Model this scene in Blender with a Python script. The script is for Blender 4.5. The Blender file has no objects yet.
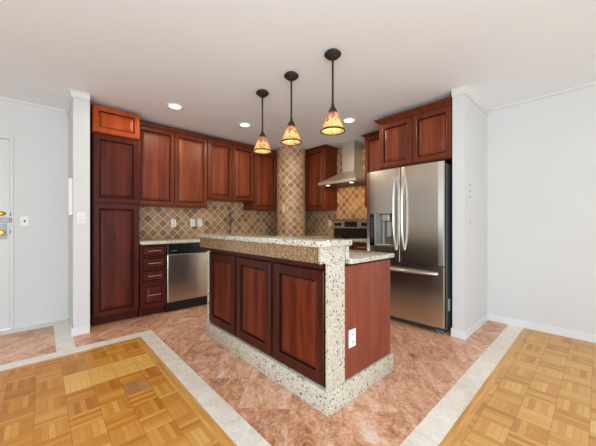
import bpy, bmesh, math, random
from mathutils import Vector, Matrix
random.seed(7)
SC = bpy.context.scene
COL = SC.collection
PI = math.pi

# ------------------------------------------------------------------ camera
cam_d = bpy.data.cameras.new('camera'); cam = bpy.data.objects.new('camera', cam_d); COL.objects.link(cam)
cam.location = (0, 0, 1.145); cam.rotation_euler = (PI/2, 0, math.radians(47.27))
cam_d.sensor_width = 36; cam_d.lens = 278.0/596*36; cam_d.shift_y = 1.35/596; cam_d.clip_start = .02
SC.camera = cam
# ------------------------------------------------------------------ view
vs = SC.view_settings
vs.view_transform = 'Standard'; vs.look = 'None'; vs.gamma = 1; vs.use_curve_mapping = False
vs.exposure = 0.0
# ------------------------------------------------------------------ world and daylight
W = bpy.data.worlds.new('world'); SC.world = W; W.use_nodes = True
W.node_tree.nodes['Background'].inputs[0].default_value = (.93, .97, 1, 1)
W.node_tree.nodes['Background'].inputs[1].default_value = 1.0
def area(name, loc, rot, sx, sy, power, color):
    d = bpy.data.lights.new(name, 'AREA'); d.shape = 'RECTANGLE'; d.size = sx; d.size_y = sy
    d.energy = power; d.color = color
    o = bpy.data.objects.new(name, d); COL.objects.link(o); o.location = loc; o.rotation_euler = rot
    return o
# daylight through the glazed doors behind the camera (two walls of the living room)
area('window_daylight', (.2, -3.12, 1.25), (PI/2, 0, 0), 5.2, 2.2, 16, (.80, .91, 1))
area('window_daylight', (2.92, .2, 1.25), (PI/2, 0, PI/2), 5.2, 2.2, 56, (.82, .92, 1))
# added fill light with no real fixture, aimed up to brighten the ceiling
def aim(o, to): o.rotation_euler = (Vector(to)-o.location).to_track_quat('-Z', 'Y').to_euler()
u = area('added_ceiling_fill', (1.3, -1.2, 1.0), (PI, 0, 0), 2.4, 2.4, 145, (.69, .86, 1)); aim(u, (-.3, .25, 2.5))
CEIL = 2.512

# ------------------------------------------------------------------ node helper
class S:
    """a socket with arithmetic"""
    def __init__(s, nt, sock): s.nt = nt; s.s = sock
    def _m(s, op, *o):
        n = s.nt.nodes.new('ShaderNodeMath'); n.operation = op
        for i, q in enumerate((s,)+o):
            if isinstance(q, S): s.nt.links.new(q.s, n.inputs[i])
            else: n.inputs[i].default_value = q
        return S(s.nt, n.outputs[0])
    def __add__(s, o): return s._m('ADD', o)
    def __sub__(s, o): return s._m('SUBTRACT', o)
    def __mul__(s, o): return s._m('MULTIPLY', o)
    def __truediv__(s, o): return s._m('DIVIDE', o)
    def floor(s): return s._m('FLOOR')
    def fract(s): return s._m('FRACT')
    def abs(s): return s._m('ABSOLUTE')
    def lt(s, o): return s._m('LESS_THAN', o)
    def gt(s, o): return s._m('GREATER_THAN', o)
    def mx(s, o): return s._m('MAXIMUM', o)
    def mn(s, o): return s._m('MINIMUM', o)
    def mod2(s): return (s/2.0).fract()*2.0

class M:
    def __init__(s, name):
        s.m = bpy.data.materials.new(name); s.m.use_nodes = True; s.nt = s.m.node_tree
        s.b = s.nt.nodes['Principled BSDF']
    def node(s, t, **kw):
        n = s.nt.nodes.new(t)
        for k, v in kw.items(): setattr(n, k, v)
        return n
    def setin(s, n, k, v):
        i = n.inputs[k]
        if isinstance(v, S): s.nt.links.new(v.s, i)
        elif hasattr(v, 'is_output') : s.nt.links.new(v, i)
        else: i.default_value = v
    def coord(s, kind='Object', scale=(1, 1, 1), rot=(0, 0, 0)):
        t = s.node('ShaderNodeTexCoord'); mp = s.node('ShaderNodeMapping')
        s.nt.links.new(t.outputs[kind], mp.inputs[0]); mp.inputs['Scale'].default_value = scale
        mp.inputs['Rotation'].default_value = rot
        return mp.outputs[0]
    def xyz(s, v):
        n = s.node('ShaderNodeSeparateXYZ'); s.nt.links.new(v, n.inputs[0])
        return [S(s.nt, q) for q in n.outputs]
    def vec(s, *a):
        n = s.node('ShaderNodeCombineXYZ')
        for i, q in enumerate(a): s.setin(n, i, q)
        return n.outputs[0]
    def noise(s, v, scale, detail=3, rough=.55, dist=0):
        n = s.node('ShaderNodeTexNoise'); s.nt.links.new(v, n.inputs['Vector'])
        n.inputs['Scale'].default_value = scale; n.inputs['Detail'].default_value = detail
        n.inputs['Roughness'].default_value = rough; n.inputs['Distortion'].default_value = dist
        return S(s.nt, n.outputs[0])
    def white(s, v):
        n = s.node('ShaderNodeTexWhiteNoise'); s.nt.links.new(v, n.inputs['Vector'])
        return S(s.nt, n.outputs['Value'])
    def voro(s, v, scale, feature='F1'):
        n = s.node('ShaderNodeTexVoronoi', feature=feature); s.nt.links.new(v, n.inputs['Vector'])
        n.inputs['Scale'].default_value = scale
        return n
    def ramp(s, f, stops, interp='LINEAR'):
        n = s.node('ShaderNodeValToRGB'); cr = n.color_ramp; cr.interpolation = interp
        while len(cr.elements) < len(stops): cr.elements.new(.5)
        for e, (p, c) in zip(cr.elements, stops): e.position = p; e.color = (*c, 1)
        s.nt.links.new(f.s, n.inputs[0]); return n.outputs[0]
    def mix(s, f, a, b, mode='MIX'):
        n = s.node('ShaderNodeMix', data_type='RGBA', blend_type=mode)
        for i, q in ((0, f), (6, a), (7, b)):
            if isinstance(q, S): s.nt.links.new(q.s, n.inputs[i])
            elif hasattr(q, 'is_output'): s.nt.links.new(q, n.inputs[i])
            else: n.inputs[i].default_value = q if i == 0 else (*q, 1)
        return n.outputs[2]
    def out(s, color=None, rough=.5, metal=0, bump=None, bumpd=.002, coat=0, spec=None):
        if color is not None:
            if hasattr(color, 'is_output'): s.nt.links.new(color, s.b.inputs['Base Color'])
            else: s.b.inputs['Base Color'].default_value = (*color, 1)
        s.setin(s.b, 'Roughness', rough); s.b.inputs['Metallic'].default_value = metal
        s.b.inputs['Coat Weight'].default_value = coat; s.b.inputs['Coat Roughness'].default_value = .15
        if spec is not None: s.b.inputs['Specular IOR Level'].default_value = spec
        if bump is not None:
            n = s.node('ShaderNodeBump'); n.inputs['Distance'].default_value = bumpd
            s.setin(n, 'Height', bump); s.nt.links.new(n.outputs[0], s.b.inputs['Normal'])
        return s.m
def srgb(r, g, b):
    f = lambda c: (c/255/12.92) if c <= 10 else ((c/255+.055)/1.055)**2.4
    return (f(r), f(g), f(b))
def plain(name, c, rough=.5, metal=0, **kw): return M(name).out(srgb(*c), rough, metal, **kw)

# ------------------------------------------------------------------ materials
def paint(name, c, rough=.6):
    m = M(name); v = m.coord()
    n = m.noise(v, 2.2, 3); f = m.noise(v, 90, 2)
    col = m.mix(n, srgb(*[x-4 for x in c]), srgb(*[min(255, x+3) for x in c]))
    return m.out(col, rough, bump=f, bumpd=.0006)
WALL = paint('wall_paint', (212, 210, 207)); CEILM = paint('ceiling_paint', (238, 240, 243), .8)
TRIMP = paint('trim_paint', (224, 223, 221), .4); CROWNP = paint('crown_paint', (218, 216, 213), .5); DOORP = paint('door_paint', (214, 213, 209), .45)

def wood(name, dark, mid, light, rough=.36, stave=0, coat=0, spec=.28):
    m = M(name); v = m.coord(scale=(9, 9, .9))
    a = m.noise(v, 1.6, 4, .6, .6); b = m.noise(v, 11, 3, .6)
    c = m.noise(m.coord(), 1.3, 2)
    f = a*.62+b*.22+c*.2
    if stave:      # panels glued up from boards of different tone
        x, y, z = m.xyz(m.coord())
        f = f+(m.white(m.vec(((x+y*.7)/stave).floor(), 4.0, 2.0))-.5)*.2
    col = m.ramp(f, [(.3, srgb(*dark)), (.5, srgb(*mid)), (.72, srgb(*light))])
    return m.out(col, rough, coat=coat, bump=b, bumpd=.0003, spec=spec)
CHERRY = wood('cherry_frame_wood', (70, 26, 13), (102, 43, 22), (126, 58, 31))
CHERRYP = wood('cherry_panel_wood', (80, 29, 14), (108, 45, 23), (136, 66, 35), .4, .085)
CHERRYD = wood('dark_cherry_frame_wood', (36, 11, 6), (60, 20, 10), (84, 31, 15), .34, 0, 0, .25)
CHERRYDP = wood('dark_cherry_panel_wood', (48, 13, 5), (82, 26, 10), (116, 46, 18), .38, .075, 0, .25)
DEEP = wood('deep_cherry_frame_wood', (50, 17, 11), (72, 26, 18), (92, 37, 25), .36, spec=.16)
DEEPP = wood('deep_cherry_panel_wood', (56, 19, 12), (80, 30, 20), (102, 43, 29), .4, .1, spec=.16)
ORANGE = wood('orange_cherry_wood', (128, 46, 16), (158, 66, 24), (178, 84, 34), .32)
ORANGEP = wood('orange_cherry_panel_wood', (128, 46, 14), (152, 60, 18), (172, 80, 28), .32, .09)
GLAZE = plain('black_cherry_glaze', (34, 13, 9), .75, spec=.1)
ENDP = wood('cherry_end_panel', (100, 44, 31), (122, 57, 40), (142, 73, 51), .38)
PANEL_OF = {'deep_cherry_frame_wood': DEEPP, 'cherry_frame_wood': CHERRYP, 'dark_cherry_frame_wood': CHERRYDP, 'orange_cherry_wood': ORANGEP}

def granite(name, pal):
    m = M(name); v = m.coord()
    v1 = m.voro(v, 140); v2 = m.voro(v, 105); v3 = m.voro(v, 190)
    r1 = m.xyz(v1.outputs['Color'])[0]; r2 = m.xyz(v2.outputs['Color'])[1]; r3 = m.xyz(v3.outputs['Color'])[0]
    soft = m.noise(v, 45, 4, .6)
    base = m.ramp(r1*.5+soft*.5, [(.2, srgb(*pal[0])), (.45, srgb(*pal[1])), (.62, srgb(*pal[2])), (.8, srgb(*pal[3]))])
    clus = m.noise(v, 22, 3)
    c2 = m.mix((r2+(clus-.5)*.35).lt(.07), base, m.ramp(r1, [(0, srgb(96, 93, 87)), (.4, srgb(58, 56, 54)), (.75, srgb(140, 130, 112))], 'CONSTANT'))
    c3 = m.mix(r3.lt(.06)*.55, c2, srgb(110, 106, 98))
    return m.out(c3, .16, coat=.2)
GRAN = granite('granite', [(166, 155, 132), (196, 188, 170), (210, 205, 190), (180, 168, 142)])
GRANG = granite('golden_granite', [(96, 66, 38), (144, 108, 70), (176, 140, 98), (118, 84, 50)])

def stone():
    m = M('coral_marble_tile'); v = m.coord(rot=(0, 0, PI/4)); x, y, z = m.xyz(v)
    T = .33
    a = x/T+.2; b = y/T+.35
    ida, idb = a.floor(), b.floor()
    rnd = m.white(m.vec(ida, idb, 0.0)); rn2 = m.white(m.vec(idb, ida, 3.0))
    fa, fb = a.fract(), b.fract()
    edge = fa.mn(fb).mn((fa*-1.0+1.0).mn(fb*-1.0+1.0))
    wv = m.vec(x+rnd*7.0, (y+rn2*5.0)*2.2, rnd*3.0)
    n1 = m.noise(wv, 2.4, 6, .68, 1.6); n2 = m.noise(m.vec(x+rnd*7.0, y+rn2*5.0, rnd), 26, 7, .75, 1.2); n3 = m.noise(wv, 3.2, 6, .66, 2.2)
    f = (n1-.5)*.95+(n2-.5)*1.1+.52+(rnd-.5)*.14
    col = m.ramp(f, [(.2, srgb(144, 84, 52)), (.4, srgb(196, 134, 96)), (.54, srgb(219, 163, 127)), (.7, srgb(236, 194, 164)), (.86, srgb(242, 219, 200))])
    vein = ((n3-.5).abs()).lt(.010)
    col = m.mix(vein*.5, col, srgb(238, 220, 206))
    col = m.mix(((n1-.62)*9.0).mx(0.0).mn(.55), col, srgb(238, 218, 206))
    col = m.mix(edge.lt(.006)*.35, col, srgb(172, 122, 96))
    return m.out(col, n2*.2+.24, spec=.4)
STONE = stone()

def cream(along):
    m = M('cream_marble'); v = m.coord(); x, y, z = m.xyz(v)
    t = (x if along == 'x' else y)/.305
    idt = t.floor(); r = m.white(m.vec(idt, 1.0, 2.0)); e = t.fract(); e = e.mn(e*-1.0+1.0)
    w = m.vec(x+r*5.0, y+r*3.0, r*4.0)
    n = m.noise(w, 6, 5, .6, 1.0); q = m.noise(w, 9, 4, .6, 2.0)
    col = m.ramp(n*.8+r*.2, [(.3, srgb(226, 213, 196)), (.5, srgb(240, 231, 217)), (.7, srgb(246, 240, 230))])
    col = m.mix((q-.5).abs().lt(.014)*.4, col, srgb(196, 182, 164))
    col = m.mix(e.lt(.006)*.5, col, srgb(190, 176, 158))
    return m.out(col, .3, spec=.3)
CRX = cream('x'); CRY = cream('y')

def parquet():
    m = M('oak_parquet'); v = m.coord(); x, y, z = m.xyz(v)
    T = .15; u = (x+2.435)/T; w = (y+.03)/T
    iu, iw, fu, fw = u.floor(), w.floor(), u.fract(), w.fract()
    par = (iu+iw).mod2().gt(.5)
    inv = par*-1.0+1.0
    s = (fu*par+fw*inv)*5.0; al = fw*par+fu*inv
    isl = s.floor(); r = m.white(m.vec(iu, iw, isl)); rb = m.white(m.vec(iu, iw, 50.0)); 
    g = m.noise(m.vec(al*1.2+r*40.0, s*3.0, rb*20.0), 2.2, 5, .62, .5)
    wear = m.noise(v, .8, 2)
    g2 = m.noise(m.vec(al*1.6+r*30.0, s*9.0, rb*11.0), 3.0, 4, .7, .2)
    f = r*.30+g*.36+rb*.16+g2*.22
    # the floor is a little redder on the door side, blonder by the far wall
    colA = m.ramp(f, [(.22, srgb(160, 94, 26)), (.42, srgb(196, 126, 44)), (.6, srgb(213, 147, 62)), (.82, srgb(230, 176, 96))])
    colB = m.ramp(f, [(.22, srgb(178, 120, 58)), (.42, srgb(206, 152, 84)), (.6, srgb(219, 170, 102)), (.82, srgb(234, 192, 128))])
    col = m.mix(((x+2.0)/2.0).mx(0.0).mn(1.0), colA, colB)
    # a row of paler replacement blocks
    pale = iu.gt(-2.5)*iu.lt(-.5)*iw.gt(.5)*iw.lt(4.5)
    col = m.mix(pale*.6, col, srgb(244, 198, 112))
    # one scuffed grey block
    grey = iu.gt(.5)*iu.lt(1.5)*iw.gt(2.5)*iw.lt(3.5)*(inv)
    col = m.mix(grey*.35, col, srgb(176, 150, 118))
    fs = s.fract(); es = fs.mn(fs*-1.0+1.0); eb = fu.mn(fw).mn((fu*-1.0+1.0).mn(fw*-1.0+1.0))
    col = m.mix(es.lt(.04)*(r*.4+.04), col, srgb(122, 72, 28))
    col = m.mix(eb.lt(.012)*.35, col, srgb(124, 76, 32))
    return m.out(col, g*.15+.28, coat=.0, spec=.3)
PARQ = parquet()
def oakstrip(along):
    m = M('oak_border'); v = m.coord(scale=(1.2, 22, 1) if along == 'x' else (22, 1.2, 1))
    a = m.noise(v, 2, 4, .6, .4)
    return m.out(m.ramp(a, [(.3, srgb(192, 130, 60)), (.5, srgb(216, 156, 80)), (.7, srgb(230, 178, 104))]), .3, coat=.1)
OAKX = oakstrip('x'); OAKY = oakstrip('y')

def travertine():
    m = M('tumbled_travertine_diamonds'); v = m.coord('UV'); x, y, z = m.xyz(v)
    D = .095*math.sqrt(2)
    a = (x+y)/D+.1; b = (x-y)/D+.3
    ia, ib, fa, fb = a.floor(), b.floor(), a.fract(), b.fract()
    r = m.white(m.vec(ia, ib, 0.0)); r2 = m.white(m.vec(ib, ia, 9.0))
    n = m.noise(m.vec(x+r*9.0, y+r2*9.0, r*5.0), 17, 4, .65, .6)
    col = m.ramp(r*.42+n*.58, [(.18, srgb(126, 84, 54)), (.42, srgb(160, 116, 80)), (.6, srgb(184, 143, 104)), (.85, srgb(206, 172, 134))])
    wob = (n-.5)*.03
    e = fa.mn(fb).mn((fa*-1.0+1.0).mn(fb*-1.0+1.0))+wob
    g = e.lt(.045)
    col = m.mix(g, col, srgb(228, 206, 174))
    h = e.mn(.08)*10.0
    return m.out(col, .42, bump=h, bumpd=.003)
TILE = travertine()

def steel(name, c=(211, 205, 195), rough=.24, along='z', metal=1):
    m = M(name); v = m.coord(scale=(40, 40, .5) if along == 'z' else (.5, 40, 40))
    n = m.noise(v, 6, 2); big = m.noise(m.coord(scale=(3, 3, .4)), 1.2, 1)
    col = m.mix(n, srgb(*[q-7 for q in c]), srgb(*c))
    return m.out(col, n*.06+rough-.03, metal, bump=big, bumpd=.006)
STEEL = steel('brushed_steel'); STEELH = steel('brushed_steel_hood', (214, 206, 190), .36, 'x', .7)
HANDLE = plain('satin_steel', (214, 210, 204), .3, 1)
NICKEL = plain('nickel', (206, 200, 190), .25, 1)
BLACK = plain('black_plastic', (18, 18, 20), .25); BLKGL = plain('black_glass', (10, 10, 12), .08)
GREYM = plain('grey_fridge_side', (104, 110, 114), .45, .3); DGREY = plain('dark_grey_plastic', (52, 54, 56), .4)
LGREY = plain('light_grey_plastic', (170, 170, 166), .4)
WPLAS = plain('white_plastic', (248, 246, 240), .35); WPLAS2 = plain('ivory_plastic', (228, 225, 217), .4)
DSTEEL = plain('dark_steel', (96, 90, 84), .3, .9); BRASS = plain('brass', (206, 166, 74), .22, 1); BRONZE = M('dark_bronze')
_n = BRONZE.noise(BRONZE.coord(), 70, 3); BRONZE = BRONZE.out(BRONZE.ramp(_n, [(.35, srgb(36, 31, 28)), (.7, srgb(74, 66, 58))]), .45, .5)
DARKIN = plain('dark_void', (30, 18, 14), .7); MARK = plain('slot_dark', (70, 66, 60), .5)
def emis(name, c, s):
    m = M(name); m.b.inputs['Emission Color'].default_value = (*srgb(*c), 1); m.b.inputs['Emission Strength'].default_value = s
    return m.out(srgb(*c), .5)
LENS = emis('lamp_lens', (255, 246, 230), 4); BULB = emis('bulb_glass', (255, 232, 196), 2)

def mosaic():
    m = M('mosaic_glass'); x, y, z = m.xyz(m.coord())     # z: 0 at the rim, up to .155 at the collar
    v = m.coord('UV')
    n = m.voro(v, 62); r = m.xyz(n.outputs['Color'])[0]
    e = m.node('ShaderNodeTexVoronoi', feature='DISTANCE_TO_EDGE'); m.nt.links.new(v, e.inputs['Vector']); e.inputs['Scale'].default_value = 62
    edge = S(m.nt, e.outputs['Distance'])
    f = z/.155+(r-.5)*.26
    col = m.ramp(f, [(0, srgb(214, 160, 60)), (.22, srgb(240, 200, 100)), (.42, srgb(246, 208, 128)), (.56, srgb(222, 104, 42)), (.7, srgb(180, 34, 26)), (1, srgb(130, 22, 22))])
    col = m.mix(r.gt(.9)*.8, col, srgb(150, 74, 26)); col = m.mix(r.lt(.2)*.6, col, srgb(250, 226, 170))
    col = m.mix(edge.lt(.06)*.8, col, srgb(250, 232, 196))
    tr = m.node('ShaderNodeBsdfTranslucent'); m.nt.links.new(col, tr.inputs[0])
    em = m.node('ShaderNodeEmission'); m.nt.links.new(col, em.inputs[0]); em.inputs[1].default_value = .10
    m.out(col, .25)
    mx = m.node('ShaderNodeMixShader'); mx.inputs[0].default_value = .5
    m.nt.links.new(m.b.outputs[0], mx.inputs[1]); m.nt.links.new(tr.outputs[0], mx.inputs[2])
    ad = m.node('ShaderNodeAddShader'); m.nt.links.new(mx.outputs[0], ad.inputs[0]); m.nt.links.new(em.outputs[0], ad.inputs[1])
    o = m.nt.nodes['Material Output']; m.nt.links.new(ad.outputs[0], o.inputs[0])
    return m.m
MOSAIC = mosaic()

# ------------------------------------------------------------------ mesh helpers
def box(bm, x0, x1, y0, y1, z0, z1, bev=0, seg=2):
    t = bmesh.new()
    bmesh.ops.create_cube(t, size=1)
    bmesh.ops.transform(t, matrix=Matrix.Translation(((x0+x1)/2, (y0+y1)/2, (z0+z1)/2)) @ Matrix.Diagonal((x1-x0, y1-y0, z1-z0, 1)), verts=t.verts)
    if bev: bmesh.ops.bevel(t, geom=list(t.edges), offset=bev, segments=seg, profile=.5, affect='EDGES')
    merge(bm, t)
def merge(bm, t):
    me = bpy.data.meshes.new('t'); t.to_mesh(me); t.free(); bm.from_mesh(me); bpy.data.meshes.remove(me)
def loft(bm, rings, cap=True, closed=True):
    vr = [[bm.verts.new(p) for p in r] for r in rings]
    n = len(vr[0])
    for a, b in zip(vr, vr[1:]):
        for i in range(n if closed else n-1):
            j = (i+1) % n; bm.faces.new((a[i], a[j], b[j], b[i]))
    if cap: bm.faces.new(vr[0][::-1]); bm.faces.new(vr[-1])
def lathe(bm, prof, cx=0, cy=0, seg=24, cap=True):
    loft(bm, [[(cx+r*math.cos(2*PI*i/seg), cy+r*math.sin(2*PI*i/seg), z) for i in range(seg)] for r, z in prof], cap)
def tube(bm, pts, r, seg=8):
    pts = [Vector(p) for p in pts]; rings = []
    ref = None
    for i, p in enumerate(pts):
        d = (pts[min(i+1, len(pts)-1)]-pts[max(i-1, 0)]).normalized()
        if ref is None: ref = d.orthogonal().normalized()
        ref = (ref-d*ref.dot(d)).normalized(); b = d.cross(ref)
        rr = r[i] if isinstance(r, (list, tuple)) else r
        rings.append([p+(ref*math.cos(2*PI*k/seg)+b*math.sin(2*PI*k/seg))*rr for k in range(seg)])
    loft(bm, rings)
def prism(bm, pts, z0, z1, bev=0):
    t = bmesh.new()
    f = t.faces.new([t.verts.new((x, y, z0)) for x, y in pts])
    r = bmesh.ops.extrude_face_region(t, geom=[f])
    for v in [q for q in r['geom'] if isinstance(q, bmesh.types.BMVert)]: v.co.z = z1
    if bev: bmesh.ops.bevel(t, geom=list(t.edges), offset=bev, segments=2, profile=.5, affect='EDGES')
    merge(bm, t)
def obj(name, bm, mat, parent=None, smooth=False, loc=None):
    bmesh.ops.recalc_face_normals(bm, faces=bm.faces)
    me = bpy.data.meshes.new(name); bm.to_mesh(me); bm.free()
    me.materials.append(mat)
    if smooth:
        for p in me.polygons: p.use_smooth = True
        me.set_sharp_from_angle(angle=math.radians(38))
    o = bpy.data.objects.new(name, me); COL.objects.link(o)
    if parent: o.parent = parent
    if loc: o.location = loc
    return o
def tag(o, label, cat, group=None):
    o['label'] = label; o['category'] = cat
    if group: o['group'] = group
    return o
def thing(name, label, cat, loc, rotz=0, group=None):
    o = bpy.data.objects.new(name, None); COL.objects.link(o); o.location = loc; o.rotation_euler = (0, 0, rotz)
    o.empty_display_size = .1
    return tag(o, label, cat, group)
def B(name, mat, parent, *boxes, bev=0, smooth=False):
    bm = bmesh.new()
    for b in boxes: box(bm, *b, bev=bev)
    return obj(name, bm, mat, parent, smooth)
def struct(name, bm, mat, parent=None, smooth=False):
    o = obj(name, bm, mat, parent, smooth)
    if not parent: o['kind'] = 'structure'
    return o
def SB(name, mat, *boxes, parent=None, bev=0):
    bm = bmesh.new()
    for b in boxes: box(bm, *b, bev=bev)
    return struct(name, bm, mat, parent)
def L2W(p, loc, rz):
    return Matrix.Translation(loc) @ Matrix.Rotation(rz, 4, 'Z') @ Vector(p)

# ------------------------------------------------------------------ shell
XW, YB = -4.36, 3.93            # door wall / back wall
X1, Y0 = 3.0, -3.2              # walls behind the camera
SB('floor', STONE, (XW, -3.30, .235, YB, -.06, 0), (-3.30, -.70, .875, YB, -.06, 0))
SB('floor', STONE, (-4.19, -3.30, Y0, .10, -.06, 0))
PBX, PBY = -3.167, .744
SB('floor', PARQ, (PBX+.04, X1, Y0, PBY-.06, -.06, 0), (-.564+.055, X1, PBY-.06, YB, -.06, 0))
SB('trim_1', CRY, (-3.30, PBX, Y0, .875, -.06, .0005))
SB('trim_2', CRX, (PBX, -.564, PBY, .875, -.06, .0005))
SB('trim_3', CRY, (-.70, -.564, .875, YB, -.06, .0005))
SB('trim_4', CRX, (XW, -3.30, .10, .235, -.06, .0005))
SB('trim_5', CRY, (XW, -4.19, Y0, .10, -.06, .0005))
SB('trim_6', OAKY, (PBX, PBX+.04, Y0, PBY, -.06, .0003))
SB('trim_7', OAKX, (PBX+.04, -.564+.055, PBY-.06, PBY, -.06, .0003))
SB('trim_8', OAKY, (-.564, -.564+.055, PBY, YB, -.06, .0003))
SB('ceiling', CEILM, (XW-.15, X1+.1, Y0-.1, YB+.15, CEIL, CEIL+.1))
DY0, DY1, DZ = -1.16, -.246, 2.077   # entry door opening
SB('wall_left', WALL, (XW-.15, XW, DY1, YB+.15, -.06, CEIL), (XW-.15, XW, Y0-.1, DY0, -.06, CEIL), (XW-.15, XW, DY0, DY1, DZ, CEIL))
SB('wall_back', WALL, (XW, X1+.1, YB, YB+.15, -.06, CEIL))
# walls behind the camera with wide glazed openings
SB('wall_front', WALL, (XW, -2.5, Y0-.1, Y0, -.06, CEIL), (2.9, X1+.1, Y0-.1, Y0, -.06, CEIL), (-2.5, 2.9, Y0-.1, Y0, 2.38, CEIL))
SB('wall_right', WALL, (X1, X1+.1, Y0, -2.45, -.06, CEIL), (X1, X1+.1, 2.85, YB, -.06, CEIL), (X1, X1+.1, -2.45, 2.85, 2.38, CEIL))
SB('window_1', TRIMP, (-2.5, 2.9, Y0-.08, Y0-.02, 0, .06), (-2.5, 2.9, Y0-.08, Y0-.02, 2.32, 2.38), *[(x-.03, x+.03, Y0-.08, Y0-.02, .06, 2.32) for x in (-2.47, -.7, 1.1, 2.87)])
SB('window_2', TRIMP, (X1+.02, X1+.08, -2.45, 2.85, 0, .06), (X1+.02, X1+.08, -2.45, 2.85, 2.32, 2.38), *[(X1+.02, X1+.08, y-.03, y+.03, .06, 2.32) for y in (-2.42, -.7, 1.1, 2.82)])
# wall stubs that frame the kitchen
SXF, SY0, SY1 = -3.657, .241, .379
SB('wall_pantry_side', WALL, (XW, SXF, SY0, SY1, 0, CEIL))
PX0, PX1, PY = -1.018, -.908, 3.093
SB('wall_fridge_side', WALL, (PX0, PX1, PY, YB, 0, CEIL))
# baseboards
def board(name, *rects):
    bm = bmesh.new()
    for (x0, x1, y0, y1) in rects:
        box(bm, x0, x1, y0, y1, 0, .085, .003, 1)
    return struct(name, bm, TRIMP)
board('baseboard_back', (PX1, X1, YB-.014, YB))
board('baseboard_fridge_side', (PX1, PX1+.014, PY-.014, YB-.014), (PX0-.012, PX1, PY-.014, PY))
board('baseboard_pantry_side', (SXF, SXF+.014, SY0-.014, SY1), (-3.85, SXF, SY0-.014, SY0))
# crown mouldings: cove profile swept along a path of (x,y) with outward normals
def crown(name, path, h=.06, d=.05, z1=CEIL):
    prof = [(0, 0), (.012, .0), (.012, .012), (.02, .018), (d*.7, h-.016), (d*.86, h-.012), (d, h-.006), (d, h), (0, h)]
    bm = bmesh.new()
    n = len(path); rings = []
    for i, (x, y) in enumerate(path):
        def nrm(a, b):
            dx, dy = b[0]-a[0], b[1]-a[1]; L = math.hypot(dx, dy); return (dy/L, -dx/L)
        n0 = nrm(path[i-1], path[i]) if i else None
        n1 = nrm(path[i], path[i+1]) if i < n-1 else None
        if n0 and n1:
            bx, by = n0[0]+n1[0], n0[1]+n1[1]; k = 2/(bx*bx+by*by); off = (bx*k, by*k)
        else: off = n0 or n1
        rings.append([(x+off[0]*o, y+off[1]*o, z1-h+z) for o, z in prof])
    loft(bm, rings)
    return struct(name, bm, CROWNP)
crown('trim_9', [(XW+.002, SY0), (SXF, SY0), (SXF, SY1-.0)], .07, .03)
crown('trim_10', [(PX0-.002, PY), (PX1, PY), (PX1, YB-.001)], .065, .03)
crown('trim_11', [(PX1+.03, YB), (X1, YB)], .022, .022)
crown('trim_12', [(XW, DY0-1.5), (XW, SY0-.001)], .018, .018)
# tiled wall surfaces, uv in metres
def tiled(name, quads):
    bm = bmesh.new(); uvl = bm.loops.layers.uv.new('UVMap')
    for pts, uvs in quads:
        f = bm.faces.new([bm.verts.new(p) for p in pts])
        for l, q in zip(f.loops, uvs): l[uvl].uv = q
    me = bpy.data.meshes.new(name); bm.to_mesh(me); bm.free(); me.materials.append(TILE)
    o = bpy.data.objects.new(name, me); COL.objects.link(o); o['kind'] = 'structure'
    return o
def wallquads(axis, a0, a1, z0, z1, face, back, sgn):
    q = []
    def P(a, dep, z): return (dep, a, z) if axis == 'y' else (a, dep, z)
    q.append(([P(a0, face, z0), P(a1, face, z0), P(a1, face, z1), P(a0, face, z1)], [(a0, z0), (a1, z0), (a1, z1), (a0, z1)]))
    for a in (a0, a1): q.append(([P(a, face, z0), P(a, back, z0), P(a, back, z1), P(a, face, z1)], [(a, z0), (a+.01, z0), (a+.01, z1), (a, z1)]))
    for z in (z0, z1): q.append(([P(a0, face, z), P(a1, face, z), P(a1, back, z), P(a0, back, z)], [(a0, z), (a1, z), (a1, z+.01), (a0, z+.01)]))
    return q
CTOP = .935
tiled('wall_tile_left', wallquads('y', .90, YB-.012, CTOP+.001, CEIL-.001, XW+.010, XW+.0005, 1))
tiled('wall_tile_back', wallquads('x', XW+.012, -1.985, CTOP+.001, CEIL-.001, YB-.010, YB-.0005, 1))
CX, CY, CR = -3.825, 3.36, .262
seg = 48; qs = []
for i in range(seg):
    a0, a1 = 2*PI*i/seg, 2*PI*(i+1)/seg
    p0 = (CX+CR*math.cos(a0), CY+CR*math.sin(a0)); p1 = (CX+CR*math.cos(a1), CY+CR*math.sin(a1))
    for z0, z1 in ((CTOP+.001, 1.7), (1.7, CEIL)):
        qs.append(([(*p0, z0), (*p1, z0), (*p1, z1), (*p0, z1)], [(a0*CR, z0), (a1*CR, z0), (a1*CR, z1), (a0*CR, z1)]))
col_o = tiled('wall_tile_column', qs)
bm = bmesh.new(); bm.from_mesh(col_o.data); bmesh.ops.remove_doubles(bm, verts=bm.verts, dist=1e-4)
for f in bm.faces: f.smooth = True
bmesh.ops.recalc_face_normals(bm, faces=bm.faces); bm.to_mesh(col_o.data); bm.free()

# entry door with its hardware (front of leaf facing +x)
def Rbox(x0, x1, y0, y1, z0, z1): return (x0, x1, y0, y1, z0, z1)
dr = SB('door_1', DOORP, (XW-.06, XW-.015, DY0+.006, DY1-.006, .01, DZ-.006), bev=.002)
B('door_panel_moulding', DOORP, dr, *[b for (z0, z1) in ((.25, .95), (1.36, 1.92)) for b in (
    (XW-.015, XW-.007, DY0+.12, DY1-.11, z0, z0+.02), (XW-.015, XW-.007, DY0+.12, DY1-.11, z1-.02, z1),
    (XW-.015, XW-.007, DY0+.12, DY0+.14, z0, z1), (XW-.015, XW-.007, DY1-.13, DY1-.11, z0, z1))], bev=.002)
SB('door_frame', DOORP, (XW-.15, XW+.008, DY1-.004, DY1+.02, 0, DZ+.03), (XW-.15, XW+.008, DY0-.02, DY0+.004, 0, DZ+.03), (XW-.15, XW+.008, DY0+.004, DY1-.004, DZ-.004, DZ+.03), parent=dr)
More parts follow.
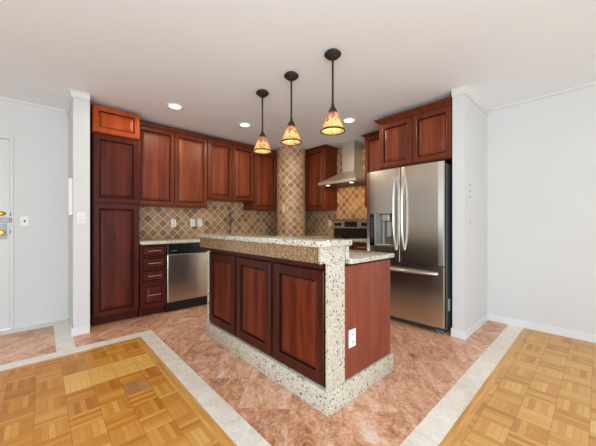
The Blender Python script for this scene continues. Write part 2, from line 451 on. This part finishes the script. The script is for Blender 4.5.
def knob(y, z, r, mat, name):
    bm = bmesh.new(); lathe(bm, [(r*.55, 0), (r*.5, .01), (r*.4, .025), (r*.8, .035), (r, .048), (r*.85, .062), (.004, .066)], seg=20)
    bmesh.ops.rotate(bm, verts=bm.verts, cent=(0, 0, 0), matrix=Matrix.Rotation(PI/2, 3, 'Y'))
    bmesh.ops.translate(bm, verts=bm.verts, vec=(XW-.015, y, z)); return obj(name, bm, mat, dr, True)
bm = bmesh.new(); lathe(bm, [(.045, 0), (.045, .006), (.036, .014), (.02, .018)], seg=24)
bmesh.ops.scale(bm, vec=(.55, 1, 1), verts=bm.verts)
bmesh.ops.rotate(bm, verts=bm.verts, cent=(0, 0, 0), matrix=Matrix.Rotation(PI/2, 3, 'Y')); bmesh.ops.translate(bm, verts=bm.verts, vec=(XW-.015, -.325, 1.262))
obj('thumb_turn', bm, BRASS, dr, True)
B('night_latch', LGREY, dr, (XW-.014, XW+.012, -.36, -.252, 1.165, 1.215), bev=.004)
B('lock_plate', LGREY, dr, (XW-.014, XW-.008, -.36, -.275, .985, 1.145), bev=.002)
knob(-.318, 1.055, .03, BRASS, 'door_knob')
B('strike_plate', MARK, dr, (XW+.008, XW+.012, DY1-.001, DY1+.012, 1.17, 1.185), (XW+.008, XW+.012, DY1-.001, DY1+.012, 1.195, 1.21), (XW+.008, XW+.011, DY1-.002, DY1+.004, 1.05, 1.08), (XW+.008, XW+.011, DY1-.002, DY1+.004, 1.235, 1.27))

# ------------------------------------------------------------------ cabinet builders
def door_bm(bm, x0, x1, z0, z1, t=.02, f=.055, raised=True):
    """raised panel door; front towards -y, back plane at y=0; slots: 0 frame, 1 panel, 2 glazed groove"""
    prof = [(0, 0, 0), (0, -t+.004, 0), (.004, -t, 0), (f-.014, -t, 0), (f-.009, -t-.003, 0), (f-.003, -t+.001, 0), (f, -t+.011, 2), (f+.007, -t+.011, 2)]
    if raised: prof += [(f+.034, -t+.001, 1), (f+.037, -t+.000, 1)]
    prof = [p for p in prof if p[0]*2 < min(x1-x0, z1-z0)-.01]
    vr = [[bm.verts.new(p) for p in ((x0+i, y, z0+i), (x1-i, y, z0+i), (x1-i, y, z1-i), (x0+i, y, z1-i))] for i, y, _ in prof]
    for (a, b, p) in zip(vr, vr[1:], prof[1:]):
        for i in range(4): bm.faces.new((a[i], a[(i+1) % 4], b[(i+1) % 4], b[i])).material_index = p[2]
    bm.faces.new(vr[0][::-1]); bm.faces.new(vr[-1]).material_index = 1
def door_obj(name, bm, parent, mat):
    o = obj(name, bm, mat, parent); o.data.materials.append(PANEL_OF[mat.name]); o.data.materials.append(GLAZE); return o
def add_door(parent, x0, x1, z0, z1, mat, **kw):
    bm = bmesh.new(); door_bm(bm, x0, x1, z0, z1, **kw); return door_obj('door', bm, parent, mat)
def bar_pull(parent, xc, zc, w, y=-.02):
    bm = bmesh.new()
    tube(bm, [(xc-w/2, y-.026, zc), (xc+w/2, y-.026, zc)], .0055, 10)
    for s in (-1, 1): tube(bm, [(xc+s*w*.36, y-.026, zc), (xc+s*w*.36, y+.0, zc)], .004, 8)
    return obj('handle', bm, NICKEL, parent, True)
def crown_bm(bm, w, d, z, levels, l=1, r=1):
    loft(bm, [[(-o*l, -o, z+h), (w+o*r, -o, z+h), (w+o*r, d, z+h), (-o*l, d, z+h)] for h, o in levels])
CROWN = [(0, 0), (0, .008), (.01, .01), (.018, .016), (.03, .03), (.042, .042), (.046, .048), (.056, .048)]
CROWNS = [(h*.58, o) for h, o in CROWN]
def cabinet(name, label, loc, rz, w, d, h, doors=(), crown_lv=None, cl=1, cr=1, group=None, mat=CHERRY, toe=0, frame=.055):
    t = thing(name, label, 'cabinet', loc, rz, group)
    bx = [(0, w, 0, d, toe, h)]
    if toe: bx.append((.0, w, .07, d, 0, toe))
    B('body', mat, t, *bx, bev=.0015)
    for (x0, x1, z0, z1) in doors: add_door(t, x0, x1, z0, z1, mat, f=frame)
    if crown_lv:
        bm = bmesh.new(); crown_bm(bm, w, d, h, crown_lv, cl, cr); obj('crown', bm, mat, t)
    return t
R90 = PI/2
# pantry
cabinet('pantry_cabinet', 'tall cherry pantry cabinet with two stacked doors beside the left white pillar', (-3.80, .418, 0), R90, .458, .545, 2.166,
        [(.006, .452, .112, 1.375), (.006, .452, 1.395, 2.152)], mat=DEEP, toe=.10, frame=.06)
cabinet('wall_cabinet', 'small orange-toned cherry cabinet with one wide door on top of the tall pantry', (-3.787, .414, 2.168), R90, .466, .558, .306,
        [(.004, .462, .006, .300)], group='cherry wall cabinets', mat=ORANGE, frame=.06)
# uppers on the left wall
UD = .335
flat = [(0, 0), (0, .006), (.022, .012), (.03, .02), (.04, .02)]
cabinet('wall_cabinet', 'two-door cherry wall cabinet next to the tall pantry, above the drawers and dishwasher', (-4.014, .882, 1.395), R90, .956, UD, 1.05,
        [(.006, .474, .012, 1.02), (.482, .950, .012, 1.02)], flat, 0, 0, 'cherry wall cabinets')
cabinet('wall_cabinet', 'short two-door cherry wall cabinet over the sink, its bottom raised above its neighbours', (-4.014, 1.842, 1.53), R90, .83, UD, .915,
        [(.006, .411, .012, .885), (.419, .824, .012, .885)], flat, 0, 0, 'cherry wall cabinets')
cabinet('wall_cabinet', 'single-door cherry wall cabinet on the left wall touching the tiled column', (-4.014, 2.676, 1.40), R90, .48, UD, 1.045,
        [(.006, .474, .012, 1.015)], flat, 0, 0, 'cherry wall cabinets')
# uppers on the range wall
cabinet('wall_cabinet', 'single-door cherry wall cabinet with crown between tiled column and range hood', (-3.675, 3.60, 1.40), 0, .475, .318, 1.074,
        [(.006, .469, .012, 1.062)], CROWNS, 1, 1, 'cherry wall cabinets')
cabinet('wall_cabinet', 'narrow cherry wall cabinet between range hood and fridge, partly hidden by the fridge', (-2.402, 3.60, 1.40), 0, .385, .318, 1.055,
        [(.006, .379, .012, 1.043)], CROWNS, 1, 0, 'cherry wall cabinets')
cabinet('wall_cabinet', 'deep two-door cherry cabinet with crown right above the fridge', (-1.886, 3.145, 1.835), 0, .862, .772, .566,
        [(.012, .427, .015, .546), (.435, .850, .015, .546)], CROWN, 1, 0, 'cherry wall cabinets', frame=.06)

# base run on the left wall
BX = -3.785
dc = thing('drawer_cabinet', 'cherry base cabinet with four drawers between the pantry and the dishwasher', 'cabinet', (BX, .884, 0), R90)
B('body', DEEP, dc, (0, .302, 0, .56, .10, .893), (0, .302, .07, .56, 0, .10), bev=.001)
for i, (z0, z1) in enumerate(((.745, .885), (.588, .738), (.432, .581), (.118, .425))):
    bm = bmesh.new()
    if i < 3: door_bm(bm, .008, .294, z0, z1, f=.016, raised=False)
    else: door_bm(bm, .008, .294, z0, z1, f=.05)
    d = door_obj('drawer', bm, dc, DEEP)
    bar_pull(d, .151, (z0+z1)/2, .15, -.02)
dw = thing('dishwasher', 'stainless steel dishwasher with black control strip under the left counter', 'dishwasher', (BX, 1.190, 0), R90)
B('body', BLACK, dw, (0, .60, .03, .55, .012, .888))
B('toe_panel', BLACK, dw, (.003, .597, .045, .05, .0, .132), bev=.001)
B('door_panel', STEEL, dw, (.003, .597, -.022, .028, .135, .752), bev=.006)
cp = B('control_panel', BLACK, dw, (.003, .597, -.028, .028, .757, .889), bev=.005)
B('badge', HANDLE, cp, (.05, .115, -.0292, -.0279, .797, .806))
B('vent_slots', DGREY, cp, *[(.33+.018*k, .342+.018*k, -.0292, -.0278, .855, .866) for k in range(12)])
cabinet('sink_cabinet', 'cherry sink base cabinet right of the dishwasher, mostly hidden by the island', (BX, 1.795, 0), R90, .985, .56, .893,
        [(.01, .488, .12, .70), (.496, .975, .12, .70), (.01, .975, .715, .885)], toe=.10)
# corner and range-wall base cabinets
def prism_thing():
    t = thing('corner_cabinet', 'cherry corner base cabinet under the tiled column behind the island', 'cabinet', (-3.785, 3.30, 0))
    bm = bmesh.new(); prism(bm, [(-.56, .615), (-.56, -.515), (.0, -.515), (.28, -.03), (.28, .615)], .10, .893); obj('body', bm, CHERRY, t)
    bm = bmesh.new(); prism(bm, [(-.56, .615), (-.56, -.515), (-.07, -.515), (.24, .03), (.28, .04), (.28, .615)], 0, .10); obj('toe_kick', bm, CHERRY, t)
    bm = bmesh.new(); door_bm(bm, 0, .40, .12, .885)
    L = math.hypot(.28, .485); a = math.atan2(.485, .28)
    bmesh.ops.transform(bm, matrix=Matrix.Translation((.28*.14, -.515+.485*.14, 0)) @ Matrix.Rotation(a, 4, 'Z'), verts=bm.verts)
    door_obj('door', bm, t, CHERRY)
prism_thing()
cabinet('base_cabinet', 'cherry base cabinet left of the range behind the island', (-3.50, 3.295, 0), 0, .308, .60, .893, [(.008, .307, .12, .885)], toe=.10)
gc = thing('base_cabinet', 'narrow cherry base cabinet with top drawer between range and fridge', 'cabinet', (-2.428, 3.30, 0), 0)
B('body', CHERRY, gc, (0, .398, 0, .60, .10, .893), (0, .398, .07, .60, 0, .10), bev=.001)
bm = bmesh.new(); door_bm(bm, .008, .390, .755, .885, f=.016, raised=False); d = door_obj('drawer', bm, gc, CHERRY); bar_pull(d, .23, .825, .2)
add_door(gc, .008, .390, .12, .745, CHERRY)

# granite worktops
def slab(name, label, pts, z0, z1, cat='countertop', bev=.009):
    bm = bmesh.new(); prism(bm, pts, z0, z1, bev)
    return tag(obj(name, bm, GRAN, None, True), label, cat)
slab('countertop', 'speckled cream granite worktop running over drawers, dishwasher and sink to the corner', [(XW+.012, .880), (-3.748, .880), (-3.748, 2.85), (-3.46, 3.262), (-3.192, 3.262), (-3.192, YB-.012), (XW+.012, YB-.012)], .895, CTOP)
slab('countertop', 'short speckled granite worktop squeezed between range and fridge', [(-2.428, 3.262), (-2.02, 3.262), (-2.02, YB-.012), (-2.428, YB-.012)], .895, CTOP)

# range
RX = -3.186
rg = thing('range', 'stainless and black electric range against the tiled back wall under the hood', 'range', (RX, 3.27, 0))
RW = .752
B('body', DGREY, rg, (0, RW, .02, .62, .02, .905), bev=.003)
B('cooktop', BLKGL, rg, (0, RW, -.005, .56, .907, .925), bev=.003)
od = B('oven_door', STEEL, rg, (.005, RW-.005, -.025, .018, .24, .895), bev=.006)
B('window', BLKGL, od, (.09, RW-.09, -.0275, -.022, .36, .70), bev=.001)
bm = bmesh.new(); tube(bm, [(.08, -.065, .80), (RW-.08, -.065, .80)], .011, 12)
for s in (.1, RW-.1): tube(bm, [(s, -.065, .80), (s, -.025, .80)], .008, 8)
obj('handle', bm, HANDLE, od, True)
B('storage_drawer', STEEL, rg, (.005, RW-.005, -.02, .018, .04, .23), bev=.005)
bg = B('backguard', BLACK, rg, (0, RW, .535, .62, .928, 1.228), bev=.006)
B('control_fascia', STEEL, bg, (.012, RW-.012, .527, .534, 1.078, 1.216), bev=.003)
B('display', BLKGL, bg, (.245, .50, .523, .528, 1.10, 1.195), bev=.002)
for xk in (.06, .135, .62, .69):
    bm = bmesh.new(); lathe(bm, [(.030, 0), (.029, .018), (.024, .024)], seg=20)
    bmesh.ops.rotate(bm, verts=bm.verts, cent=(0, 0, 0), matrix=Matrix.Rotation(PI/2, 3, 'X')); bmesh.ops.translate(bm, verts=bm.verts, vec=(xk, .527, 1.145))
    obj('knob', bm, BLACK, bg, True)
for xk, yk, r in ((.2, .14, .1), (.56, .14, .08), (.2, .40, .08), (.56, .40, .1)):
    bm = bmesh.new(); lathe(bm, [(r, .9255), (r, .9262), (r-.006, .9262), (r-.006, .9256)], xk, yk, 32, False); obj('burner_ring', bm, LGREY, rg)

# hood
hd = thing('range_hood', 'stainless steel chimney range hood on the diamond tiled wall', 'range hood', (-3.17, 3.38, 1.79))
HW, HD = .755, .535
bm = bmesh.new()
cx0, cx1, cy0 = .255, .505, .31
loft(bm, [[(0, 0, 0), (HW, 0, 0), (HW, HD, 0), (0, HD, 0)], [(0, 0, .04), (HW, 0, .04), (HW, HD, .04), (0, HD, .04)],
          [(.10, .10, .10), (HW-.10, .10, .10), (HW-.10, HD, .10), (.10, HD, .10)],
          [(cx0, cy0, .225), (cx1, cy0, .225), (cx1, HD, .225), (cx0, HD, .225)]])
obj('canopy', bm, STEELH, hd)
B('chimney', STEELH, hd, (cx0+.003, cx1-.003, cy0+.003, HD, .226, CEIL-1.79-.002), bev=.002)
B('filter', DGREY, hd, (.06, HW-.06, .06, HD-.05, -.006, 0))
for x in (.14, HW-.14):
    bm = bmesh.new(); lathe(bm, [(.03, -.008), (.03, -.0062)], x, .09, 16); obj('light_lens', bm, LENS, hd)
    l = bpy.data.lights.new('hood_light', 'SPOT'); l.energy = 5; l.color = (1, .62, .22); l.spot_size = 2.6; l.spot_blend = .6; l.shadow_soft_size = .03
    lo = bpy.data.objects.new('hood_light', l); COL.objects.link(lo); lo.location = (-3.17+x, 3.38+.12, 1.77); lo.rotation_euler = (math.radians(32), 0, 0)

# fridge
FX, FY = -2.012, 3.03
fr = thing('refrigerator', 'stainless steel french door refrigerator with ice dispenser beside the right white pillar', 'refrigerator', (FX, FY, 0))
FW = .935
B('body', GREYM, fr, (.004, FW-.002, .085, .83, .035, 1.785), bev=.004)
def curved_door(name, x0, x1, z0, z1, mat, cut=None):
    """front bulges a little; a rectangular recess may be cut"""
    bm = bmesh.new()
    xs = sorted(set([x0, x0+.008, x1-.008, x1]+[x0+(x1-x0)*k/8 for k in range(1, 8)]+([cut[0], cut[1]] if cut else [])))
    zs = sorted(set([z0, z1]+([cut[2], cut[3]] if cut else [])))
    def yf(x):
        e = min(x-x0, x1-x); r = .016 if e < 1e-6 else (.005 if e < .0081 else 0)
        return r+.010*((x-FW/2)/(FW/2))**2
    V = {}
    for x in xs:
        for z in zs: V[x, z] = bm.verts.new((x, yf(x), z))
    back = {}
    for i in range(len(xs)-1):
        for j in range(len(zs)-1):
            if cut and cut[0] <= (xs[i]+xs[i+1])/2 <= cut[1] and cut[2] <= (zs[j]+zs[j+1])/2 <= cut[3]: continue
            bm.faces.new((V[xs[i], zs[j]], V[xs[i+1], zs[j]], V[xs[i+1], zs[j+1]], V[xs[i], zs[j+1]]))
    # sides and back
    ring = [(x, z0) for x in xs]+[(x1, z) for z in zs[1:]]+[(x, z1) for x in xs[::-1][1:]]+[(x0, z) for z in zs[::-1][1:-1]]
    bk = [bm.verts.new((x, .078, z)) for x, z in ring]
    for i in range(len(ring)):
        j = (i+1) % len(ring); bm.faces.new((V[ring[i]], V[ring[j]], bk[j], bk[i]))
    bm.faces.new(bk)
    if cut:
        cr = [(x, cut[2]) for x in xs if cut[0] <= x <= cut[1]]+[(x, cut[3]) for x in xs[::-1] if cut[0] <= x <= cut[1]]
        ib = [bm.verts.new((x, .065, z)) for x, z in cr]
        for i in range(len(cr)):
            j = (i+1) % len(cr); bm.faces.new((V[cr[i]], V[cr[j]], ib[j], ib[i]))
        bm.faces.new(ib)
    o = obj(name, bm, mat, fr, False); return o
SEAM = .460
ld = curved_door('door', .003, SEAM-.003, .712, 1.80, STEEL, (.128, .368, .882, 1.275))
rd = curved_door('door', SEAM+.003, FW-.003, .712, 1.80, STEEL)
fz = curved_door('freezer_drawer', .003, FW-.003, .068, .700, STEEL)
for q in (.03, FW-.12): B('hinge_cover', DGREY, fr, (q, q+.09, .10, .20, 1.786, 1.806), bev=.004)
B('toe_grille', DGREY, fr, (.01, FW-.01, .06, .085, .012, .062), bev=.003)
for s in (.06, FW-.06): B('foot', GREYM, fr, (s-.04, s+.04, .045, .12, 0, .034), bev=.006)
def bow(parent, x, z0, z1, out, vertical=True, r=.0155, y0=-.001):
    bm = bmesh.new(); pts = []
    N = 14
    for k in range(N+1):
        q = k/N; y = y0-out*(1-abs(2*q-1)**3.2); pts.append((x, y, z0+(z1-z0)*q) if vertical else (z0+(z1-z0)*q, y, x))
    tube(bm, pts, r, 10); return obj('handle', bm, HANDLE, parent, True)
bow(ld, SEAM-.052, .85, 1.70, .062); bow(rd, SEAM+.048, .855, 1.675, .062)
bow(fz, .625, .07, FW-.07, .055, False, .015)
B('control_strip', BLKGL, ld, (.058, .122, -.001, .02, .882, 1.275), bev=.003)
B('strip_edge', HANDLE, ld, (.123, .138, -.002, .055, .882, 1.275), bev=.002)
for k in range(9): B('indicator_mark', LGREY, ld, (.085, .095, -.0018, -.0008, .93+.035*k, .938+.035*k))
B('dispenser_liner', plain('dispenser_grey', (112, 108, 100), .35, .4), ld, (.1395, .367, .0605, .0645, .903, 1.274), (.1395, .367, .02, .0602, 1.268, 1.2745), (.362, .3675, .02, .0602, .903, 1.2675))
B('dispenser_head', HANDLE, ld, (.215, .32, .012, .06, 1.18, 1.262), bev=.01)
B('dispenser_paddle', LGREY, ld, (.275, .335, .035, .05, 1.0, 1.178), bev=.004)
B('dispenser_divider', LGREY, ld, (.22, .235, .03, .064, .905, 1.18), bev=.002)
B('drip_tray', HANDLE, ld, (.132, .365, .0, .06, .8825, .902), bev=.003)
B('sticker', WPLAS, fr, (FW-.002, FW-.001, .12, .185, .225, .355))

# ------------------------------------------------------------------ island
IX0, IX1, IY0, IY1 = -2.735, -1.115, 1.275, 2.005     # cabinet body
isl = thing('kitchen_island', 'cherry kitchen island with three raised panels, granite plinth and granite end strip', 'kitchen island', (IX0, IY0, 0))
LX, LY = IX1-IX0, IY1-IY0
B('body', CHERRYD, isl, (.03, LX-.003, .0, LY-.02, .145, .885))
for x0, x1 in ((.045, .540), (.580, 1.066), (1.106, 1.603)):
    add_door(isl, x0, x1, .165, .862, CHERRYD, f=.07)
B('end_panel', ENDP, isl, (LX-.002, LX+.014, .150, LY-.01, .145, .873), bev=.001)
pb = bmesh.new()
prism(pb, [(-.03, -.028), (LX+.030, -.028), (LX+.030, LY+.012), (-.03, LY+.012)], 0, .143, .006)
obj('plinth', pb, GRAN, isl, True)
eb = bmesh.new()   # L-shaped granite end slab
t = bmesh.new(); f = t.faces.new([t.verts.new((LX+.0145, y, z)) for y, z in ((-.022, .1435), (.148, .1435), (.148, 1.008), (-.085, 1.008), (-.085, .912), (-.022, .912))])
r = bmesh.ops.extrude_face_region(t, geom=[f]); bmesh.ops.translate(t, verts=[q for q in r['geom'] if isinstance(q, bmesh.types.BMVert)], vec=(-.012, 0, 0))
merge(eb, t); obj('end_slab', eb, GRAN, isl)
B('end_strip', GRAN, isl, (-.0, .029, -.02, .15, .144, .90), bev=.002)
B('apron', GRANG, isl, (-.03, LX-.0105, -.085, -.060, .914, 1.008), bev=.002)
B('knee_wall', CHERRYD, isl, (.0, LX-.0105, -.058, .128, .886, 1.006))
B('riser', GRAN, isl, (.0, LX+.022, .156, .186, .922, 1.008), bev=.004)
slab('bar_top', 'raised speckled granite bar top along the living room side of the island', [(IX0-.06, IY0-.115), (IX1+.048, IY0-.115), (IX1+.048, IY0+.19), (IX0-.06, IY0+.19)], 1.010, 1.050, bev=.011)
slab('countertop', 'lower speckled granite worktop of the island, behind the raised bar', [(IX0-.02, IY0+.188), (IX1+.036, IY0+.188), (IX1+.036, IY1+.022), (IX0-.02, IY1+.022)], .886, .921, bev=.011)

# ------------------------------------------------------------------ outlets and switches
def plate(name, label, cat, loc, rz, w=.072, h=.115, kind='outlet', mat=WPLAS, group=None):
    t = thing(name, label, cat, loc, rz, group)          # plate in local xz, front to -y
    bm = bmesh.new(); box(bm, -w/2, w/2, -.006, -.0005, -h/2, h/2, .002); obj('cover_plate', bm, mat, t)
    if kind == 'outlet':
        for z in (-.026, .026):
            s = B('socket', WPLAS2, t, (-.017, .017, -.008, -.005, z-.016, z+.016), bev=.001)
            B('slots', MARK, s, (-.008, -.005, -.0086, -.0078, z-.004, z+.008), (.005, .008, -.0086, -.0078, z-.004, z+.008), (-.002, .002, -.0086, -.0078, z-.011, z-.007))
    elif kind == 'rocker': B('rocker', WPLAS2, t, (-.016, .016, -.010, -.005, -.034, .034), bev=.002)
    elif kind == 'toggle': B('toggle', MARK, t, (-.006, .006, -.014, -.005, -.012, .012), bev=.001)
    elif kind == 'dimmer':
        bm = bmesh.new(); lathe(bm, [(.016, 0), (.014, .014)], seg=16); bmesh.ops.rotate(bm, verts=bm.verts, cent=(0, 0, 0), matrix=Matrix.Rotation(PI/2, 3, 'X')); bmesh.ops.translate(bm, verts=bm.verts, vec=(0, -.005, .02))
        obj('dial', bm, WPLAS2, t, True); B('slots', MARK, t, (-.010, -.007, -.0066, -.0058, -.032, -.02), (.007, .010, -.0066, -.0058, -.032, -.02))
    return t
TX = XW+.0105; TY = YB-.0105
plate('wall_outlet', 'white outlet on the diamond tiles above the drawers, alone nearest the pantry', 'outlet', (TX, 1.465, 1.165), R90, group='white outlets')
plate('light_switch', 'white switch plate on the left wall tiles, left one of the close pair', 'light switch', (TX, 1.752, 1.17), R90, kind='rocker')
plate('wall_outlet', 'white outlet plate on the left wall tiles, right one of the close pair', 'outlet', (TX, 1.872, 1.172), R90, group='white outlets')
plate('wall_outlet', 'ivory outlet on the tiles just left of the range', 'outlet', (-3.37, TY, 1.165), 0, mat=WPLAS2, group='white outlets')
plate('wall_outlet', 'white outlet low on the cherry end panel of the island', 'outlet', (IX1+.0145, IY0+.222, .40), R90, group='white outlets')
plate('light_switch', 'white plate with a dark toggle on the wall beside the entry door', 'light switch', (XW, -.137, 1.182), R90, kind='toggle', mat=WPLAS2)
plate('light_switch', 'white dimmer switch on the left pillar next to the pantry', 'light switch', (SXF, .306, 1.212), R90, kind='dimmer', mat=WPLAS2)
ic = thing('intercom', 'slim white intercom box on the side of the left pillar', 'intercom', (-3.80, SY0, 1.24))
B('housing', WPLAS2, ic, (-.11, .11, -.036, -.0005, 0, .38), bev=.006)
B('button', LGREY, ic, (.05, .075, -.039, -.035, .012, .03), bev=.001)
hk = thing('wall_hook', 'slim white hook stuck on the tiled corner column', 'hook', (CX, CY, 1.36), math.radians(19.5))
bm = bmesh.new(); box(bm, -.008, .008, -CR-.008, -CR+.001, 0, .12, .002); obj('backing', bm, WPLAS, hk)
bm = bmesh.new(); tube(bm, [(0, -CR-.006, .01), (0, -CR-.022, .004), (0, -CR-.028, .018)], .005, 8); obj('prong', bm, WPLAS, hk, True)
for z, w in ((1.552, 'topmost of the three evenly spaced'), (1.49, 'middle of the three evenly spaced'), (1.428, 'lowest of the three evenly spaced')):
    bm = bmesh.new(); lathe(bm, [(.011, 0), (.010, .005), (.004, .008)], seg=14)
    bmesh.ops.rotate(bm, verts=bm.verts, cent=(0, 0, 0), matrix=Matrix.Rotation(PI/2, 3, 'Y'))
    tag(obj('screw_cap', bm, LGREY, None, True, (PX1, 3.258, z)), 'tiny grey screw cap on the right white pillar, '+w, 'screw cap', 'screw caps on the right pillar')
bm = bmesh.new(); lathe(bm, [(.011, 0), (.010, .005), (.004, .008)], seg=14); bmesh.ops.rotate(bm, verts=bm.verts, cent=(0, 0, 0), matrix=Matrix.Rotation(PI/2, 3, 'Y'))
tag(obj('screw_cap', bm, LGREY, None, True, (PX1, 3.258, 1.169)), 'tiny grey screw cap on the right white pillar, alone well below the row of three', 'screw cap', 'screw caps on the right pillar')

# faucet
fc = thing('faucet', 'slim dark steel gooseneck faucet standing on the left wall worktop', 'faucet', (-4.19, 2.33, CTOP), math.radians(-29))
bm = bmesh.new(); lathe(bm, [(.028, 0), (.026, .03), (.016, .045)], seg=20); obj('base', bm, DSTEEL, fc, True)
bm = bmesh.new(); pts = [(0, 0, .04), (0, 0, .33)]+[(.075-.075*math.cos(a), 0, .33+.075*math.sin(a)) for a in [PI*k/8 for k in range(1, 9)]]+[(.15, 0, .28)]
tube(bm, pts, .011, 12); obj('spout', bm, DSTEEL, fc, True)
bm = bmesh.new(); lathe(bm, [(.014, .20), (.017, .21), (.017, .28), (.013, .285)], .15, 0, 16); obj('spray_head', bm, DGREY, fc, True)
bm = bmesh.new(); tube(bm, [(0, -.02, .05), (0, -.05, .075), (0, -.07, .11)], .006, 8); obj('lever', bm, DSTEEL, fc, True)

# ------------------------------------------------------------------ pendants
def pendant(label, x, y, q=0):
    """q: how much longer the rod hangs"""
    t = thing('pendant_lamp', label, 'pendant lamp', (x, y, CEIL), 0, 'mosaic glass pendants over the island')
    bm = bmesh.new(); lathe(bm, [(.016, -.058), (.024, -.055), (.044, -.042), (.061, -.029), (.067, -.021), (.065, -.014), (.056, -.008), (.052, -.0005)], seg=28)
    for v in bm.verts: v.co.x *= 1+.02*math.sin(v.co.z*200)
    obj('canopy', bm, BRONZE, t, True)
    bm = bmesh.new(); lathe(bm, [(.012, -.068), (.012, -.056)], seg=14); lathe(bm, [(.0085, -.405-q), (.0085, -.066)], seg=12); lathe(bm, [(.012, -.412-q), (.012, -.395-q)], seg=14)
    obj('rod', bm, BRONZE, t, True)
    bm = bmesh.new(); lathe(bm, [(r, z-q) for r, z in ((.010, -.413), (.016, -.42), (.026, -.436), (.036, -.456), (.041, -.470), (.037, -.470))], seg=24); obj('collar', bm, BRONZE, t, True)
    H0 = -.612-q; SH = .155
    bm = bmesh.new(); uvl = bm.loops.layers.uv.new('UVMap'); N = 40; K = 8
    def rad(q): return .095+(.036-.095)*q-.004*math.sin(PI*q)
    V = [[bm.verts.new((rad(k/K)*math.cos(2*PI*i/N), rad(k/K)*math.sin(2*PI*i/N), SH*k/K)) for i in range(N)] for k in range(K+1)]
    for k in range(K):
        for i in range(N):
            f = bm.faces.new((V[k][i], V[k][(i+1) % N], V[k+1][(i+1) % N], V[k+1][i]))
            for l, (a, b) in zip(f.loops, ((i, k), (i+1, k), (i+1, k+1), (i, k+1))): l[uvl].uv = (a/N*.45+x, b/K*SH+y)
    sh = obj('lamp_shade', bm, MOSAIC, t, True, (0, 0, H0))
    md = sh.modifiers.new('thick', 'SOLIDIFY'); md.thickness = .003
    bm = bmesh.new(); lathe(bm, [(.0925, H0-.006), (.0985, H0-.005), (.099, H0+.004), (.096, H0+.007), (.0905, H0+.004), (.0925, H0-.006)], seg=40, cap=False)
    bm2 = bm; obj('rim', bm2, BRONZE, t, True)
    bm = bmesh.new(); lathe(bm, [(r, z-q) for r, z in ((.004, -.56), (.022, -.548), (.03, -.525), (.024, -.498), (.013, -.48), (.013, -.467))], seg=18); obj('bulb', bm, BULB, t, True)
    l = bpy.data.lights.new('pendant_light', 'POINT'); l.energy = .55; l.color = (1, .92, .84); l.shadow_soft_size = .045
    lo = bpy.data.objects.new('pendant_light', l); COL.objects.link(lo); lo.location = (x, y, CEIL-.585-q)
pendant('hanging lamp with red and amber mosaic glass shade, farthest from the camera of the three', -2.349, 1.672, .004)
pendant('hanging lamp with amber mosaic glass shade, middle one of the three', -1.899, 1.672, .009)
pendant('hanging lamp with orange and yellow mosaic glass shade, nearest and largest in view', -1.435, 1.701, .015)

# ------------------------------------------------------------------ recessed lights
def can(label, x, y, power=26):
    t = thing('recessed_light', label, 'recessed light', (x, y, CEIL), 0, 'recessed ceiling lights')
    bm = bmesh.new(); lathe(bm, [(.062, -.0005), (.066, -.006), (.085, -.008), (.095, -.003), (.096, -.0005)], seg=36, cap=False); obj('trim_ring', bm, WPLAS, t, True)
    bm = bmesh.new(); lathe(bm, [(.061, -.001), (.061, -.004)], seg=32); obj('lens', bm, LENS, t)
    l = bpy.data.lights.new('recessed_lamp', 'SPOT'); l.energy = power; l.color = (1, .86, .64); l.spot_size = math.radians(174); l.spot_blend = .25; l.shadow_soft_size = .06
    lo = bpy.data.objects.new('recessed_lamp', l); COL.objects.link(lo); lo.location = (x, y, CEIL-.012)
can('round recessed ceiling light above the drawers, nearest the pantry', -3.332, 1.138)
can('round recessed ceiling light just left of the farthest pendant, over the sink side', -3.30, 2.057)
can('round recessed ceiling light right of the nearest pendant, in front of the fridge cabinet', -2.229, 2.972)
